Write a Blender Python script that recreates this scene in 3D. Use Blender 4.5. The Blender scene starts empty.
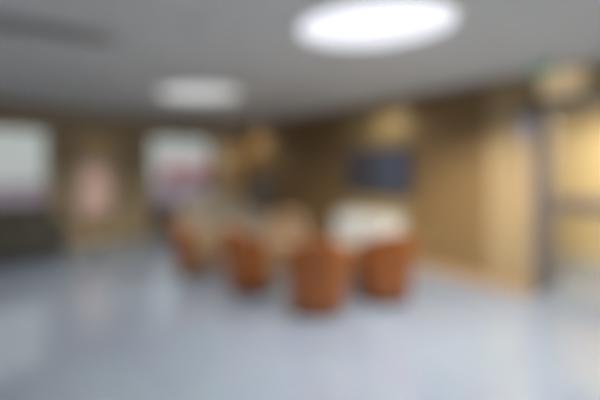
import bpy, bmesh, math, random
from mathutils import Vector, Matrix
random.seed(7)
S = bpy.context.scene
C = S.collection
PI = math.pi
R = math.radians

# ------------------------------------------------------------------ camera geometry
FPX, HY, EYE, CEIL = 310.0, 168.0, 1.6, 2.8
CAM = Vector((7.94, -4.78))
TH = R(48)
RT = Vector((math.cos(TH), math.sin(TH)))
FW = Vector((-math.sin(TH), math.cos(TH)))
def ray(px): return RT * ((px - 300) / FPX) + FW
def at_floor(px, py, z=0.0):
    d = (EYE - z) * FPX / (py - HY); return CAM + ray(px) * d
def at_depth(px, d): return CAM + ray(px) * d
def on_tv(px):                       # x on the wall y=0, depth
    r = ray(px); s = -CAM.y / r.y; return CAM.x + r.x * s, s
def on_left(px):                     # y on the wall x=0, depth
    r = ray(px); s = -CAM.x / r.x; return CAM.y + r.y * s, s
def z_at(py, d): return EYE - (py - HY) * d / FPX

# ------------------------------------------------------------------ materials
def srgb(c):
    return tuple(((v / 255) / 12.92 if v / 255 <= .04045 else ((v / 255 + .055) / 1.055) ** 2.4) for v in c) + (1,)
def mat(name, col, rough=.5, metal=0, var=.06, scale=8, bump=0, bscale=120, spec=.5, stretch=None, coat=0):
    m = bpy.data.materials.new(name); m.use_nodes = True
    nt = m.node_tree; N = nt.nodes; L = nt.links
    b = N['Principled BSDF']
    b.inputs['Roughness'].default_value = rough; b.inputs['Metallic'].default_value = metal
    b.inputs['Specular IOR Level'].default_value = spec; b.inputs['Coat Weight'].default_value = coat
    tc = N.new('ShaderNodeTexCoord'); mp = N.new('ShaderNodeMapping')
    L.new(tc.outputs['Object'], mp.inputs['Vector'])
    if stretch: mp.inputs['Scale'].default_value = stretch
    n = N.new('ShaderNodeTexNoise'); n.inputs['Scale'].default_value = scale; n.inputs['Detail'].default_value = 5
    L.new(mp.outputs['Vector'], n.inputs['Vector'])
    r = N.new('ShaderNodeValToRGB'); c = srgb(col)
    r.color_ramp.elements[0].position = .3; r.color_ramp.elements[1].position = .7
    r.color_ramp.elements[0].color = tuple(v * (1 - var) for v in c[:3]) + (1,)
    r.color_ramp.elements[1].color = tuple(min(1, v * (1 + var)) for v in c[:3]) + (1,)
    L.new(n.outputs['Fac'], r.inputs['Fac']); L.new(r.outputs['Color'], b.inputs['Base Color'])
    if bump:
        n2 = N.new('ShaderNodeTexNoise'); n2.inputs['Scale'].default_value = bscale
        bp = N.new('ShaderNodeBump'); bp.inputs['Strength'].default_value = bump; bp.inputs['Distance'].default_value = .003
        L.new(mp.outputs['Vector'], n2.inputs['Vector']); L.new(n2.outputs['Fac'], bp.inputs['Height']); L.new(bp.outputs['Normal'], b.inputs['Normal'])
    return m
def glow(name, col, strength):
    m = mat(name, col, .4, var=0)
    b = m.node_tree.nodes['Principled BSDF']
    b.inputs['Emission Color'].default_value = srgb(col); b.inputs['Emission Strength'].default_value = strength
    return m
WX = (.6, 14, 14); WZ = (14, 14, .6)
M = dict(
    ceiling=mat('ceiling_plaster', (214, 216, 216), .9, bump=.1),
    dark_wood=mat('dark_walnut_cladding', (134, 106, 68), .45, var=.22, scale=3, stretch=(.5, 6, 9)),
    tv_wood=mat('mid_oak_panel', (150, 128, 86), .45, var=.12, scale=3, stretch=(6, 6, .5)),
    light_wood=mat('light_oak_panel', (164, 140, 102), .42, var=.12, scale=3, stretch=(6, 6, .5)),
    door_wood=mat('tan_timber', (240, 210, 160), .45, var=.12, scale=3, stretch=(6, 6, .5)),
    amber_wood=mat('amber_timber', (208, 160, 92), .45, var=.14, scale=3, stretch=(6, 6, .5)),
    olive_wood=mat('olive_brown_timber', (178, 158, 124), .5, var=.15, scale=3, stretch=(6, 6, .5)),
    sill=mat('dark_grey_painted', (92, 88, 84), .5),
    yellow=mat('yellow_paint', (224, 198, 144), .6, bump=.08),
    cream_paint=mat('cream_paint', (222, 206, 172), .6),
    wall_paint=mat('grey_wall_paint', (196, 200, 204), .7, bump=.08),
    rail=mat('lilac_grey_vinyl', (150, 138, 152), .4),
    orange=mat('burnt_orange_leather', (140, 76, 18), .42, var=.16, scale=6, bump=.25, bscale=260),
    beige=mat('beige_fabric', (144, 119, 92), .85, var=.07, scale=40, bump=.5, bscale=400),
    cream=mat('cream_fabric', (178, 168, 150), .85, var=.06, scale=40, bump=.5, bscale=400),
    charcoal=mat('charcoal_fabric', (88, 83, 74), .8, var=.1, scale=40, bump=.5, bscale=400),
    beech=mat('beech_wood', (190, 150, 104), .4, var=.14, scale=4, stretch=(6, 6, .6)),
    walnut=mat('walnut_leg', (82, 54, 34), .4, var=.2, scale=4, stretch=(6, 6, .6)),
    white=mat('white_lacquer', (236, 238, 234), .25, var=.01, coat=.3),
    steel=mat('brushed_steel', (170, 172, 176), .3, metal=1, stretch=(1, 1, 30)),
    black=mat('black_plastic', (26, 27, 30), .35),
    frame=mat('bronze_window_frame', (96, 82, 64), .4, metal=.3),
    door_grey=mat('dark_blue_grey_paint', (124, 114, 112), .35),
    blue_sign=mat('blue_grey_plate', (158, 154, 172), .4),
    banner=mat('pale_pink_print', (240, 202, 184), .6, var=.05, scale=2),
    paving=mat('lilac_grey_paving', (128, 110, 124), .8, scale=2),
    leaf=mat('leaf_green', (116, 132, 104), .6),
    pink=mat('pink_blossom', (244, 158, 172), .6, var=.15, scale=20),
    lilac=mat('lilac_blossom', (150, 120, 160), .6, var=.15, scale=20),
    planter=mat('lilac_glazed_pot', (206, 192, 208), .8, bump=.3),
    disc=glow('bright_light_diffuser', (244, 246, 255), .62),
    disc_dim=glow('dim_light_diffuser', (226, 230, 230), .55),
    spot_in=mat('downlight_reflector', (200, 200, 200), .3, metal=.6),
    cream_glow=glow('glowing_cream_acrylic', (226, 200, 156), .28),  # glow added to the colour to brighten the cream board
    kiosk_screen=glow('kiosk_display', (84, 76, 72), .25),
    green=glow('green_exit_lens', (70, 160, 110), .12),
)
# floor: polished porcelain tiles with thin joints
def floor_mat():
    m = bpy.data.materials.new('polished_grey_tile'); m.use_nodes = True
    nt = m.node_tree; N = nt.nodes; L = nt.links; b = N['Principled BSDF']
    tc = N.new('ShaderNodeTexCoord'); br = N.new('ShaderNodeTexBrick')
    br.offset = 0; br.inputs['Scale'].default_value = 1
    br.inputs['Brick Width'].default_value = .8; br.inputs['Row Height'].default_value = .8
    br.inputs['Mortar Size'].default_value = .003; br.inputs['Mortar Smooth'].default_value = .1
    br.inputs['Color1'].default_value = srgb((130, 141, 155)); br.inputs['Color2'].default_value = srgb((125, 136, 150))
    br.inputs['Mortar'].default_value = srgb((106, 112, 120))
    L.new(tc.outputs['Object'], br.inputs['Vector'])
    n = N.new('ShaderNodeTexNoise'); n.inputs['Scale'].default_value = 3; n.inputs['Detail'].default_value = 8
    L.new(tc.outputs['Object'], n.inputs['Vector'])
    mx = N.new('ShaderNodeMix'); mx.data_type = 'RGBA'; mx.blend_type = 'SOFT_LIGHT'; mx.inputs['Factor'].default_value = .15
    L.new(br.outputs['Color'], mx.inputs['A']); L.new(n.outputs['Color'], mx.inputs['B'])
    L.new(mx.outputs['Result'], b.inputs['Base Color'])
    b.inputs['Roughness'].default_value = .10; b.inputs['IOR'].default_value = 2.45
    return m
M['floor'] = floor_mat()
def glass_mat():
    m = bpy.data.materials.new('window_glass'); m.use_nodes = True
    nt = m.node_tree; N = nt.nodes; L = nt.links; N.remove(N['Principled BSDF'])
    t = N.new('ShaderNodeBsdfTransparent'); t.inputs['Color'].default_value = (.93, .95, .94, 1)
    g = N.new('ShaderNodeBsdfGlossy'); g.inputs['Roughness'].default_value = .02
    f = N.new('ShaderNodeFresnel'); f.inputs['IOR'].default_value = 1.5
    mx = N.new('ShaderNodeMixShader'); L.new(f.outputs[0], mx.inputs[0]); L.new(t.outputs[0], mx.inputs[1]); L.new(g.outputs[0], mx.inputs[2])
    L.new(mx.outputs[0], N['Material Output'].inputs['Surface'])
    return m
M['glass'] = glass_mat()
def screen_mat():
    m = glow('tv_screen', (40, 44, 66), .0)
    nt = m.node_tree; N = nt.nodes; L = nt.links; b = N['Principled BSDF']
    for l in list(b.inputs['Base Color'].links): L.remove(l)
    b.inputs['Base Color'].default_value = (.01, .011, .016, 1); b.inputs['Roughness'].default_value = .2
    tc = N.new('ShaderNodeTexCoord'); sp = N.new('ShaderNodeSeparateXYZ'); L.new(tc.outputs['Object'], sp.inputs[0])
    r = N.new('ShaderNodeValToRGB'); e = r.color_ramp.elements
    e[0].position = .35; e[0].color = srgb((62, 58, 60)); e[1].position = .85; e[1].color = srgb((78, 82, 94))
    mr = N.new('ShaderNodeMapRange'); mr.inputs['From Min'].default_value = -.6; mr.inputs['From Max'].default_value = .5
    L.new(sp.outputs['X'], mr.inputs['Value']); L.new(mr.outputs['Result'], r.inputs['Fac'])
    L.new(r.outputs['Color'], b.inputs['Emission Color']); b.inputs['Emission Strength'].default_value = .6
    return m
M['screen'] = screen_mat()

# ------------------------------------------------------------------ mesh helpers
def box(bm, x0, x1, y0, y1, z0, z1, bev=0, seg=2, rot=None):
    mtx = Matrix.Translation(((x0 + x1) / 2, (y0 + y1) / 2, (z0 + z1) / 2)) @ Matrix.Diagonal((x1 - x0, y1 - y0, z1 - z0, 1))
    t = bmesh.new(); bmesh.ops.create_cube(t, size=1, matrix=mtx)
    if bev: bmesh.ops.bevel(t, geom=list(t.edges), offset=bev, segments=seg, affect='EDGES', profile=.5)
    if rot: t.transform(rot)
    merge(bm, t)
def merge(bm, t):
    vm = {v: bm.verts.new(v.co) for v in t.verts}
    for f in t.faces:
        try: bm.faces.new([vm[v] for v in f.verts])
        except ValueError: pass
    t.free()
def lathe(bm, prof, seg=48, c=(0, 0, 0)):
    rings = []
    for r, z in prof:
        if r < 1e-6: rings.append([bm.verts.new((c[0], c[1], c[2] + z))])
        else: rings.append([bm.verts.new((c[0] + r * math.cos(2 * PI * k / seg), c[1] + r * math.sin(2 * PI * k / seg), c[2] + z)) for k in range(seg)])
    for a, b in zip(rings, rings[1:]):
        for k in range(seg):
            k2 = (k + 1) % seg
            q = [a[k % len(a)], a[k2 % len(a)], b[k2 % len(b)], b[k % len(b)]]
            q = list(dict.fromkeys(q))
            if len(q) > 2: bm.faces.new(q)
def taper(bm, p0, r0, p1, r1, seg=16):
    p0, p1 = Vector(p0), Vector(p1); q = (p1 - p0).to_track_quat('Z', 'Y'); rs = []
    for p, r in ((p0, r0), (p1, r1)):
        rs.append([bm.verts.new(p + q @ Vector((r * math.cos(2 * PI * k / seg), r * math.sin(2 * PI * k / seg), 0))) for k in range(seg)])
    for k in range(seg): bm.faces.new((rs[0][k], rs[0][(k + 1) % seg], rs[1][(k + 1) % seg], rs[1][k]))
    bm.faces.new(rs[0][::-1]); bm.faces.new(rs[1])
def obj(name, bm, m, parent=None, smooth=False):
    bmesh.ops.recalc_face_normals(bm, faces=list(bm.faces))
    me = bpy.data.meshes.new(name); bm.to_mesh(me); bm.free(); me.materials.append(m)
    if smooth:
        for p in me.polygons: p.use_smooth = True
    o = bpy.data.objects.new(name, me); C.objects.link(o)
    if parent: o.parent = parent
    return o
def bx(name, m, parent, *a, **k):
    bm = bmesh.new(); box(bm, *a, **k); return obj(name, bm, m, parent, smooth=False)
def tag(o, label, cat, group=None):
    o['label'] = label; o['category'] = cat
    if group: o['group'] = group
    return o
def thing(name, label, cat, loc=(0, 0, 0), rz=0, group=None):
    o = bpy.data.objects.new(name, None); o.empty_display_size = .2; C.objects.link(o)
    o.location = loc; o.rotation_euler = (0, 0, rz)
    return tag(o, label, cat, group)
def struct(name, bm, m, parent=None):
    o = obj(name, bm, m, parent)
    if not parent: o['kind'] = 'structure'
    return o
def dup(root, loc, rz, label, group=None):
    r = root.copy(); C.objects.link(r); r.location = loc; r.rotation_euler = (0, 0, rz); r['label'] = label
    if group: r['group'] = group
    for ch in list(root.children):
        c = ch.copy(); C.objects.link(c); c.parent = r
        for g in list(ch.children):
            d = g.copy(); C.objects.link(d); d.parent = c
    return r
def heading(v): return math.atan2(v.x, -v.y)          # rotation z so that a thing's local -Y looks along v... (see users)

# ------------------------------------------------------------------ shell
XE, YE = 11.0, -9.0                     # far ends of the room
DX0, DX1 = 7.05, 9.3                    # corridor opening in the television wall
bm = bmesh.new(); box(bm, -.2, XE + .2, YE - .2, 2.8, -.1, 0); struct('floor', bm, M['floor'])
bm = bmesh.new(); box(bm, -.2, XE + .2, YE - .2, .2, CEIL, CEIL + .1); struct('ceiling', bm, M['ceiling'])
bm = bmesh.new(); box(bm, 4.2, XE + .2, .2, 2.8, 2.62, 2.72); struct('ceiling_corridor', bm, M['ceiling'])
# television wall
bm = bmesh.new(); box(bm, 0, DX0, 0.03, .2, 0, CEIL); box(bm, DX1, XE, .03, .2, 0, CEIL)
wb = struct('wall_back', bm, M['dark_wood'])
def boards(x0, x1, z0, z1, h=.155, gap=.008):
    b = bmesh.new(); z = z0
    while z < z1 - .02:
        box(b, x0, x1, 0, .031, z, min(z1, z + h) - gap, bev=.002, seg=1); z += h
    return b
xa, xb, xc, xd = on_tv(262)[0], on_tv(342)[0], on_tv(411)[0], on_tv(488)[0]
struct('plank_cladding', boards(0.0, xb, .1, CEIL - .02), M['dark_wood'], wb)
struct('plank_cladding', boards(xc, xd, .1, CEIL - .02), M['dark_wood'], wb)
b = bmesh.new(); box(b, xb + .004, xc - .004, -.01, .031, .1, CEIL - .02, bev=.004); struct('mid_panel', b, M['tv_wood'], wb)
b = bmesh.new(); box(b, xd + .004, (xd + DX0) / 2 - .002, -.01, .031, .1, CEIL - .02, bev=.004)
box(b, (xd + DX0) / 2 + .002, DX0 - .06, -.01, .031, .1, CEIL - .02, bev=.004); struct('light_panel', b, M['light_wood'], wb)
b = bmesh.new(); box(b, 0.02, DX0 - .06, -.012, .03, 0, .1, bev=.003); box(b, DX1 + .05, XE, -.012, .03, 0, .1)
struct('baseboard_back', b, M['beech'])
# header over the corridor opening and the door frame
b = bmesh.new(); box(b, DX0, DX1, .0, .2, 2.42, CEIL); struct('wall_header', b, M['olive_wood'])
b = bmesh.new()
box(b, DX0 - .06, DX0 + .0, -.03, .23, 0, 2.42); box(b, DX1, DX1 + .06, -.03, .23, 0, 2.42); box(b, DX0 - .06, DX1 + .06, -.03, .23, 2.36, 2.42)
struct('trim_door_frame', b, M['door_grey'])
# open leaf, hinged on the left jamb and swung into the corridor
dl = bx('door_2', M['door_grey'], None, DX0 + .01, DX0 + .055, .24, 1.10, .01, 2.34, bev=.004); dl['kind'] = 'structure'
b = bmesh.new(); taper(b, (DX0 + .10, .32, .98), .016, (DX0 + .10, 1.02, .98), .016)
for y in (.36, .98): taper(b, (DX0 + .05, y, .98), .011, (DX0 + .10, y, .98), .011)
obj('push_bar', b, M['steel'], dl, True)
# corridor
b = bmesh.new(); box(b, 4.2, XE, 2.55, 2.75, 0, 2.62); struct('wall_corridor', b, M['yellow'])
b = bmesh.new(); box(b, 4.0, 4.2, .2, 2.75, 0, 2.62); struct('wall_corridor_end', b, M['yellow'])
b = bmesh.new(); box(b, 4.2, XE, 2.53, 2.55, 0, .1); struct('baseboard_corridor', b, M['cream_paint'])
hr = thing('handrail', 'lilac grey handrail running along the yellow corridor wall', 'handrail', (7.4, 2.5, .98))
b = bmesh.new(); box(b, -3, 3.4, -.03, .01, -.09, .09, bev=.025, seg=4); obj('rail', b, M['rail'], hr)
for k in range(6): bx('bracket', M['steel'], hr, -2.7 + k * 1.1, -2.64 + k * 1.1, .008, .048, -.04, .04)
# left wall : piers, header, sill ; two windows and a tan door
y1a, y1b = -6.9, on_left(47)[0]
d1a, d1b = on_left(74)[0], on_left(119)[0]
y2a, y2b = on_left(151)[0], on_left(212)[0]
p1a, p1b = on_left(235)[0], -.002
TOP = 2.40
b = bmesh.new()
box(b, -.2, 0, YE, .2, TOP, CEIL)
for a, c in ((YE, y1a), (y1b, d1a), (d1b, y2a), (y2b, .2)): box(b, -.2, 0, a, c, 0, TOP)
wl = struct('wall_left', b, M['olive_wood'])
SILL = .62
b = bmesh.new()
for a, c in ((y1a, y1b), (y2a, y2b)): box(b, -.2, 0.0, a, c, 0, SILL)
struct('wall_left_low', b, M['sill'])
b = bmesh.new(); box(b, 0, .025, p1a, -.002, 0.0, CEIL - .002, bev=.004); struct('trim_1', b, M['amber_wood'])
b = bmesh.new()
for a, c in ((YE, d1a), (d1b, p1a)): box(b, 0, .014, a, c, 0, .1)
struct('baseboard_left', b, M['olive_wood'])
def window(name, a, c, n):
    b = bmesh.new(); f = .06
    box(b, -.13, -.03, a, c, SILL, SILL + f); box(b, -.13, -.03, a, c, TOP - f, TOP)
    for k in range(n + 1):
        y = a + (c - a) * k / n; box(b, -.13, -.03, max(a, y - f / 2), min(c, y + f / 2), SILL + f, TOP - f)
    o = struct(name, b, M['frame'])
    for k in range(n):
        ya, yc = a + (c - a) * k / n + f / 2, a + (c - a) * (k + 1) / n - f / 2
        bx('pane', M['glass'], o, -.084, -.078, ya, yc, SILL + f, TOP - f)
    bx('window_sill', M['frame'], o, -.13, .05, a + .005, c - .005, SILL + .001, SILL + .03)
window('window_1', y1a, y1b, 2); window('window_2', y2a, y2b, 1)
# tan door
b = bmesh.new(); box(b, -.12, -.06, d1a + .06, d1b - .06, .01, TOP - .06, bev=.004)
dr = struct('door_1', b, M['door_wood'])
b = bmesh.new(); box(b, -.16, .01, d1a, d1a + .06, 0, TOP); box(b, -.16, .01, d1b - .06, d1b, 0, TOP); box(b, -.16, .01, d1a + .06, d1b - .06, TOP - .06, TOP)
obj('door_frame', b, M['olive_wood'], dr)
b = bmesh.new(); taper(b, (-.02, d1b - .16, .8), .014, (-.02, d1b - .16, 1.3), .014)
for z in (.85, 1.25): taper(b, (-.062, d1b - .16, z), .01, (-.02, d1b - .16, z), .01)
obj('pull_handle', b, M['steel'], dr, True)
# the side of the lobby behind the camera: unseen front openings shaped to admit daylight, plain right wall
b = bmesh.new(); box(b, XE, XE + .2, YE, 2.8, 0, CEIL); struct('wall_right', b, M['wall_paint'])
b = bmesh.new(); box(b, 0, 5.4, YE - .2, YE, .3, 2.6); box(b, 0, XE, YE - .2, YE, 0, .3); box(b, 0, XE, YE - .2, YE, 2.6, CEIL)
for k in range(5): box(b, k * 2.7, k * 2.7 + .2, YE - .2, YE, .3, 2.6)
struct('wall_front', b, M['wall_paint'])

# ------------------------------------------------------------------ outside
b = bmesh.new(); box(b, -40, -.2, -40, 30, -.3, -.12); g = struct('ground_outside', b, M['paving'])
def shrub_at(px, d, blossom, label, group, cat='shrub', w=.55, h=.95):
    p = at_depth(px, d)
    t = thing('flowering_shrub', label, cat, (p.x, p.y, -.12), random.uniform(0, 6), group)
    rng = random.Random(int(px * 10 + d))
    b = bmesh.new(); lathe(b, [(0, 0), (.22, 0), (.28, 1.06), (.31, 1.08), (.31, 1.14), (.27, 1.14), (.27, 1.08), (0, 1.08)], 28); obj('planter', b, M['planter'], t)
    lf, bl, st = bmesh.new(), bmesh.new(), bmesh.new()
    for k in range(7):
        a = rng.uniform(0, 2 * PI); taper(st, (0, 0, 1.06), .012, (.2 * math.cos(a), .2 * math.sin(a), .1 + 1 + h * .6), .005, 6)
    for k in range(420):
        u = Vector((rng.gauss(0, 1), rng.gauss(0, 1), rng.gauss(0, 1))).normalized() * rng.uniform(.55, 1) ** .5
        c = Vector((u.x * w, u.y * w, .1 + 1.05 + h * .5 + u.z * h * .5)); bmx = lf if (k % 3 == 0 and u.z < .2) else bl
        s = rng.uniform(.05, .085)
        tm = bmesh.new(); bmesh.ops.create_icosphere(tm, subdivisions=1, radius=s, matrix=Matrix.Translation(c) @ Matrix.Rotation(rng.uniform(0, 6), 4, 'Z') @ Matrix.Rotation(rng.uniform(0, 6), 4, 'X') @ Matrix.Diagonal((1, .7, .35, 1)))
        merge(bmx, tm)
    obj('stem', st, M['walnut'], t); obj('foliage', lf, M['leaf'], t); obj('blossom', bl, M[blossom], t)
    return t
shrub_at(173, 11.8, 'pink', 'pink flowering shrub in a tall pot outside the right window, left one of the pair', 'pink shrubs outside', w=.42, h=.8)
shrub_at(200, 11.8, 'pink', 'pink flowering shrub in a tall pot outside the right window, right one of the pair', 'pink shrubs outside', w=.42, h=.8)

# ------------------------------------------------------------------ ceiling fittings
def ceiling_light(px, py, r, m, label):
    p = at_floor(px, py, CEIL)
    t = thing('ceiling_light', label, 'ceiling light', (p.x, p.y, CEIL), R(38)); t.scale = (1.06, .72, 1)
    b = bmesh.new(); lathe(b, [(r, 0), (r + .045, 0), (r + .045, -.02), (r + .03, -.035), (r, -.035), (r, 0)], 72); obj('rim', b, M['white'], t, False)
    b = bmesh.new(); lathe(b, [(0, -.03), (r * .6, -.028), (r * .95, -.02), (r, -.012), (r, -.004), (0, -.004)], 72); obj('diffuser', b, m, t, True)
ceiling_light(374, 23, .59, M['disc'], 'large bright oval ceiling light nearest the camera')
ceiling_light(199, 92, .62, M['disc_dim'], 'dimmer oval ceiling light farther off towards the windows')
def downlight(px, py, label, watts, cone=150):
    p = at_floor(px, py, CEIL)
    t = thing('downlight', label, 'downlight', (p.x, p.y, CEIL), 0, 'recessed ceiling downlights')
    b = bmesh.new(); lathe(b, [(.075, -.001), (.1, -.001), (.1, -.008), (.09, -.014), (.078, -.012), (.075, -.001)], 32); obj('trim_ring', b, M['white'], t, True)
    b = bmesh.new(); lathe(b, [(.076, -.004), (.06, -.003), (.03, -.002), (0, -.002)], 32); obj('reflector', b, M['spot_in'], t, True)
    l = bpy.data.lights.new('downlight_lamp', 'SPOT'); l.energy = watts; l.spot_size = R(cone); l.spot_blend = .8; l.shadow_soft_size = .05; l.color = (1, .96, .9)
    lo = bpy.data.objects.new('downlight_lamp', l); C.objects.link(lo); lo.parent = t; lo.location = (0, 0, -.03)
W = 120
downlight(190, 22, 'small downlight between the dim oval light and the top of the picture', 90)
downlight(140, 52, 'small downlight left of the dim oval ceiling light', 60)
downlight(500, 42, 'small downlight on the right, near the green exit sign', 340, 142)
downlight(70, 78, 'small downlight near the window wall, farthest left', 110)
downlight(244, 122, 'small downlight added in the far corner beside the kiosk', 40)  # added lamp to bring up the amber panel in the corner
downlight(300, 84, 'small downlight right of the dim oval light towards the corner', 90)
downlight(378, 95, 'small downlight in front of the wall with the television', 22)
downlight(470, -32, 'small downlight added out of view above the open floor, nearest the camera', 190, 100)  # added outside the view to brighten the right-hand floor
downlight(97, 96, 'small downlight added in front of the tan door and pink poster', 40, 130)  # extra lamp added to brighten the tan door
# dark slot diffuser on the left
pv0, pv1 = at_floor(112, 38, CEIL), at_floor(-40, 16, CEIL)
dv = pv1 - pv0; vv = thing('air_vent', 'long dark slotted air vent in the ceiling at upper left', 'air vent', ((pv0.x + pv1.x) / 2, (pv0.y + pv1.y) / 2, CEIL), math.atan2(dv.y, dv.x))
ln = dv.length / 2
b = bmesh.new()
for (a, c, e, f) in ((-ln, ln, -.11, -.09), (-ln, ln, .09, .11), (-ln, -ln + .02, -.09, .09), (ln - .02, ln, -.09, .09)): box(b, a, c, e, f, -.015, -.001)
obj('frame', b, M['steel'], vv)
bx('plenum', M['sill'], vv, -ln + .02, ln - .02, -.09, .09, -.004, -.001)
for k in range(5): bx('louvre', M['spot_in'], vv, -ln + .02, ln - .02, -.07 + k * .035 - .006, -.07 + k * .035 + .006, -.013, -.004)

# exit sign hung from the ceiling, sign boards
p = at_depth(541, 3.35)
ex = thing('exit_sign', 'small green illuminated exit sign hanging from the ceiling near the corridor', 'sign', (p.x, p.y, CEIL), R(0))
for x in (-.08, .08):
    b = bmesh.new(); taper(b, (x, 0, -.1), .006, (x, 0, -.001), .006, 10); obj('hanger', b, M['steel'], ex)
bx('casing', M['white'], ex, -.12, .12, -.02, .02, -.2, -.1, bev=.006)
bx('lens', M['green'], ex, -.108, .108, -.024, -.019, -.19, -.11)
hb = thing('sign_board', 'cream sign board fixed above the corridor opening', 'sign', (on_tv(562)[0], -.003, 2.6))
bx('board', M['cream_glow'], hb, -.19, .19, -.035, 0, -.13, .15, bev=.005)
bx('edge_strip', M['steel'], hb, -.19, .19, -.04, -.0, -.145, -.131)
xs, ds = on_tv(527)
ws = thing('wall_sign', 'small blue grey plate on the light wood panel beside the corridor', 'sign', (xs, -.0105, z_at(126, ds)))
bx('plate', M['blue_sign'], ws, -.10, .10, -.014, 0, -.15, .15, bev=.004)
for z in (-.12, .12): bx('clip', M['steel'], ws, -.02, .02, -.02, -.013, z - .012, z + .012)

# ------------------------------------------------------------------ television and console
xl, dlft = on_tv(344); xr, drt = on_tv(408)
xm, dm = on_tv(377); zt, zb = z_at(148, dm), z_at(194, dm)
tv = thing('television', 'flat wall mounted television with a dark blue screen', 'television', (xm, -.0125, (zt + zb) / 2))
hw, hh = (xr - xl) / 2 , (zt - zb) / 2
bx('wall_bracket', M['steel'], tv, -.2, .2, -.04, .0022, -.15, .15)
bx('casing', M['black'], tv, -hw, hw, -.085, -.04, -hh, hh, bev=.008)
bx('screen', M['screen'], tv, -hw + .015, hw - .015, -.0875, -.084, -hh + .03, hh - .015)
xcl, xcr = on_tv(354)[0], on_tv(404)[0]
cw = (xcr - xcl) / 2; ch = .80
cn = thing('console_cabinet', 'long white console cabinet under the television', 'cabinet', ((xcl + xcr) / 2, -.30, 0))
bx('plinth', M['steel'], cn, -cw + .04, cw - .04, -.2, .24, 0, .07)
bx('body', M['white'], cn, -cw, cw, -.24, .27, .07, ch - .03, bev=.004)
bx('top', M['white'], cn, -cw - .015, cw + .015, -.27, .28, ch - .03, ch, bev=.006)
for k in range(4):
    a = -cw + .02 + k * (2 * cw - .04) / 4; c = a + (2 * cw - .04) / 4 - .008
    d = bx('door', M['white'], cn, a, c, -.262, -.241, .09, ch - .05, bev=.003)
    hx = c - .05 if k % 2 == 0 else a + .05
    bx('handle', M['steel'], d, hx - .006, hx + .006, -.285, -.261, .45, .62, bev=.003)

# ------------------------------------------------------------------ tub chairs  (local front = -Y)
def shell_pt(a, r, z):                 # a: 0 = back (+Y), plan is a rounded square
    n = 2.6; c, s = math.cos(a), math.sin(a)
    k = (abs(c) ** n + abs(s) ** n) ** (-1 / n)
    return Vector((r * k * s, r * k * c * 1.0, z))
def rim_h(a):                          # back high, arms low
    t = max(0, min(1, (abs(a) - R(6)) / R(100))); t = t * t * (3 - 2 * t)
    return .81 - .25 * t
def wrap(a0, a1, ro, ri, z0, drop=0, n=40, flare=.05, mz=10):
    bm = bmesh.new(); cols = []
    for k in range(n + 1):
        a = a0 + (a1 - a0) * k / n; h = rim_h(a) - drop; col = []
        for j in range(mz + 1):
            z = z0 + (h - z0) * j / mz; f = flare * (j / mz) * max(0, math.cos(a))
            col.append(bm.verts.new(shell_pt(a, ro + f - .03 * (1 - j / mz), z)))
        th = ro - ri
        for q in range(1, 6):
            g = PI * q / 6; f = flare * max(0, math.cos(a))
            col.append(bm.verts.new(shell_pt(a, ro + f - th / 2 + th / 2 * math.cos(g), h + th / 2 * math.sin(g) * .8)))
        for j in range(mz, -1, -1):
            z = z0 + (h - z0) * j / mz; f = flare * (j / mz) * max(0, math.cos(a))
            col.append(bm.verts.new(shell_pt(a, ri + f - .03 * (1 - j / mz), z)))
        cols.append(col)
    L = len(cols[0])
    for A, B in zip(cols, cols[1:]):
        for j in range(L): bm.faces.new((A[j], B[j], B[(j + 1) % L], A[(j + 1) % L]))
    bm.faces.new(cols[0]); bm.faces.new(cols[-1][::-1])
    return bm
def make_chair(name, label, back_m, in_m, group):
    t = thing(name, label, 'armchair', (0, 0, 0), 0, group)
    t.scale = (1.08, 1.08, 1.05)
    AB, AE = R(78), R(134)
    bk = obj('back_shell', wrap(-AB, AB, .325, .285, .075), back_m, t, True)
    obj('back_lining', wrap(-AB + .02, AB - .02, .284, .235, .30, .03), in_m, t, True)
    for s in (-1, 1):
        a0, a1 = (AB + .004, AE) if s > 0 else (-AE, -AB - .004)
        obj('arm', wrap(a0, a1, .325, .235, .075, n=16), in_m, t, True)
    b = bmesh.new(); box(b, -.232, .232, -.30, .225, .30, .45, bev=.045, seg=5); obj('seat_cushion', b, in_m, t, True)
    b = bmesh.new(); box(b, -.225, .225, -.27, .20, .10, .298, bev=.02, seg=3); obj('seat_base', b, back_m, t, True)
    for sx in (-1, 1):
        for sy in (-1, 1):
            b = bmesh.new(); taper(b, (sx * .19, sy * .19 - .02, 0), .014, (sx * .18, sy * .18 - .02, .11), .022); obj('leg', b, M['walnut'], t, True)
    return t
def cam_dir(x, y): return RT * x + FW * y
def face(v): return math.atan2(v.x, -v.y)      # local -Y looks along v
G = 'orange backed tub chairs of the lounge'
spots = [
    (192, 279, (.97, .30), 'orange backed tub chair at the left end of the row, turned sideways'),
    (249, 297, (.62, .78), 'orange backed tub chair second from the left, before the cream sofa'),
    (318, 320, (-.02, 1), 'orange backed tub chair nearest the camera, its back square to us'),
    (388, 307, (-.1, 1), 'orange backed tub chair at the right end, before the white cabinet'),
]
c0 = None
for px, py, fv, lab in spots:
    q = at_floor(px, py) + FW * .30; rz = face(cam_dir(*fv))
    if c0 is None:
        c0 = make_chair('tub_chair', lab, M['orange'], M['beige'], G); c0.location = (q.x, q.y, 0); c0.rotation_euler.z = rz
    else: dup(c0, (q.x, q.y, 0), rz, lab)
G2 = None
far = [(286, 4.98, (-.1, -1), 'beige tub chair facing us, seen between the two middle orange chairs')]
f0 = None
for px, d, fv, lab in far:
    q = at_depth(px, d); rz = face(cam_dir(*fv))
    if f0 is None:
        f0 = make_chair('tub_chair', lab, M['beige'], M['beige'], G2); f0.location = (q.x, q.y, 0); f0.rotation_euler.z = rz
    else: dup(f0, (q.x, q.y, 0), rz, lab)

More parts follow.
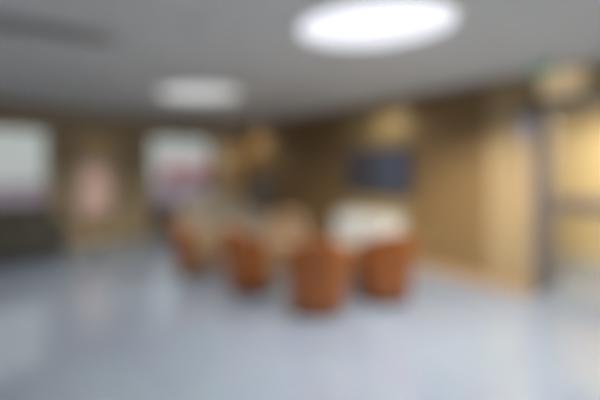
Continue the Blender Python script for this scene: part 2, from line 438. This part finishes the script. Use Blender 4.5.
# ------------------------------------------------------------------ sofas  (local front = -Y)
def make_sofa(name, label, fab, loc, rz, w, seats, h, leg_m):
    t = thing(name, label, 'sofa', loc, rz)
    bx('base', fab, t, -w / 2 + .16, w / 2 - .16, -.36, .26, .12, .30, bev=.02)
    for s in (-1, 1): bx('arm', fab, t, min(s * w / 2, s * (w / 2 - .16)), max(s * w / 2, s * (w / 2 - .16)), -.40, .40, .10, .62, bev=.045, seg=5)
    bx('backrest', fab, t, -w / 2 + .161, w / 2 - .161, .262, .42, .12, h, bev=.05, seg=5)
    iw = (w - .33) / seats
    for k in range(seats):
        a = -w / 2 + .165 + k * iw
        bx('seat_cushion', fab, t, a + .003, a + iw - .003, -.40, .18, .302, .45, bev=.04, seg=5)
        m = Matrix.Translation((0, .18, .45)) @ Matrix.Rotation(R(-8), 4, 'X') @ Matrix.Translation((0, -.18, -.45))
        bx('back_cushion', fab, t, a + .005, a + iw - .005, .10, .24, .455, h - .02, bev=.055, seg=5, rot=m)
    for sx in (-1, 1):
        for sy in (-1, 1):
            b = bmesh.new(); taper(b, (sx * (w / 2 - .08), sy * .33, 0), .016, (sx * (w / 2 - .09), sy * .32, .12), .024); obj('leg', b, leg_m, t, True)
    return t
q = at_depth(222, 6.55)
make_sofa('sofa', 'cream two seat sofa behind the left pair of orange chairs', M['cream'], (q.x, q.y, 0), R(90), 1.75, 2, .98, M['beech'])
ysf = on_left(-8)[0]
make_sofa('sofa', 'dark charcoal sofa under the window at the left edge', M['charcoal'], (.52, ysf, 0), R(90), 2.1, 3, .92, M['walnut'])

q = at_depth(350, 4.66)
pf = thing('pouf', 'low round beige pouf between the two right-hand orange chairs', 'pouf', (q.x, q.y, 0))
b = bmesh.new(); lathe(b, [(0, .03), (.24, .03), (.26, .06), (.27, .2), (.27, .33), (.25, .36), (0, .36)], 48); obj('body', b, M['beige'], pf, True)
b = bmesh.new(); lathe(b, [(0, .361), (.25, .361), (.272, .375), (.276, .40), (.26, .425), (.2, .44), (0, .448)], 48); obj('cushion', b, M['beige'], pf, True)
b = bmesh.new(); lathe(b, [(0, 0), (.22, 0), (.22, .03), (0, .03)], 48); obj('base', b, M['walnut'], pf)
# round side table in the lounge
q = at_depth(230, 5.5)
tb = thing('side_table', 'low round beech side table between the two left orange chairs', 'table', (q.x, q.y, 0))
b = bmesh.new(); lathe(b, [(0, .47), (.27, .47), (.28, .48), (.28, .495), (.27, .50), (0, .50)], 48); obj('tabletop', b, M['beech'], tb)
b = bmesh.new(); taper(b, (0, 0, .02), .03, (0, 0, .47), .026, 24); obj('pedestal', b, M['beech'], tb, True)
b = bmesh.new(); lathe(b, [(0, 0), (.19, 0), (.19, .012), (.05, .03), (0, .03)], 40); obj('base', b, M['beech'], tb)

# roll-up banner before the tan door
yb, _ = on_left(95)
bn = thing('poster_stand', 'pale pink poster on a floor stand before the tan door', 'poster stand', (.38, yb - .04, 0), R(90))
bx('base', M['steel'], bn, -.26, .26, -.16, .16, 0, .025, bev=.008)
b = bmesh.new(); taper(b, (0, .02, .025), .018, (0, .02, 1.2), .016); obj('pole', b, M['steel'], bn, True)
bx('frame', M['steel'], bn, -.28, .28, -.012, .006, .64, 1.70, bev=.004)
bx('sheet', M['banner'], bn, -.26, .26, -.016, -.011, .66, 1.68)
# information kiosk by the corner
q = at_depth(261, 7.45)
ks = thing('information_kiosk', 'dark standing kiosk with a screen near the far corner', 'kiosk', (q.x, q.y, 0), face(cam_dir(.15, -1)))
bx('base', M['black'], ks, -.22, .22, -.18, .18, 0, .03, bev=.01)
bx('column', M['door_grey'], ks, -.11, .11, -.04, .06, .03, .9, bev=.01)
m = Matrix.Translation((0, 0, 1.15)) @ Matrix.Rotation(R(-12), 4, 'X') @ Matrix.Translation((0, 0, -1.15))
bx('head', M['black'], ks, -.25, .25, -.04, .05, .82, 1.46, bev=.015, rot=m)
bx('screen', M['kiosk_screen'], ks, -.22, .22, -.0425, -.0395, .87, 1.41, rot=m)

# ------------------------------------------------------------------ light, sky, camera
w = bpy.data.worlds.new('World'); S.world = w; w.use_nodes = True
bg = w.node_tree.nodes['Background']; bg.inputs['Color'].default_value = (.97, 1.0, .99, 1); bg.inputs['Strength'].default_value = .42
sn = bpy.data.lights.new('added_shrub_sun', 'SUN'); sn.energy = 1.6; sn.angle = R(25)  # sun lamp added to brighten the shrubs outside
so = bpy.data.objects.new('added_shrub_sun', sn); C.objects.link(so); so.location = (5, 4, 12); so.rotation_euler = Vector((-.55, -.15, -.8)).to_track_quat('-Z', 'Y').to_euler()
cl = bpy.data.lights.new('corridor_lamp', 'AREA'); cl.energy = 56; cl.size = .3; cl.shape = 'DISK'; cl.color = (1, .93, .8)
co = bpy.data.objects.new('corridor_lamp', cl); C.objects.link(co); co.location = (8.1, 1.35, 2.59)
S.view_settings.view_transform = 'Standard'; S.view_settings.look = 'None'; S.view_settings.gamma = 1
S.view_settings.use_curve_mapping = False; S.view_settings.exposure = 0.42
S.cycles.max_bounces = 10; S.cycles.diffuse_bounces = 6; S.cycles.use_denoising = True
cd = bpy.data.cameras.new('Camera'); cam = bpy.data.objects.new('Camera', cd); C.objects.link(cam); S.camera = cam
cam.location = (CAM.x, CAM.y, EYE); cam.rotation_euler = (R(90), 0, TH)
cd.sensor_width = 36; cd.lens = FPX * 36 / 600; cd.shift_y = -(200 - HY) / 600; cd.clip_start = .05
DOF = True
if DOF:                                 # the photograph is thrown well out of focus
    cd.dof.use_dof = True; cd.dof.focus_distance = .4; cd.dof.aperture_fstop = .42
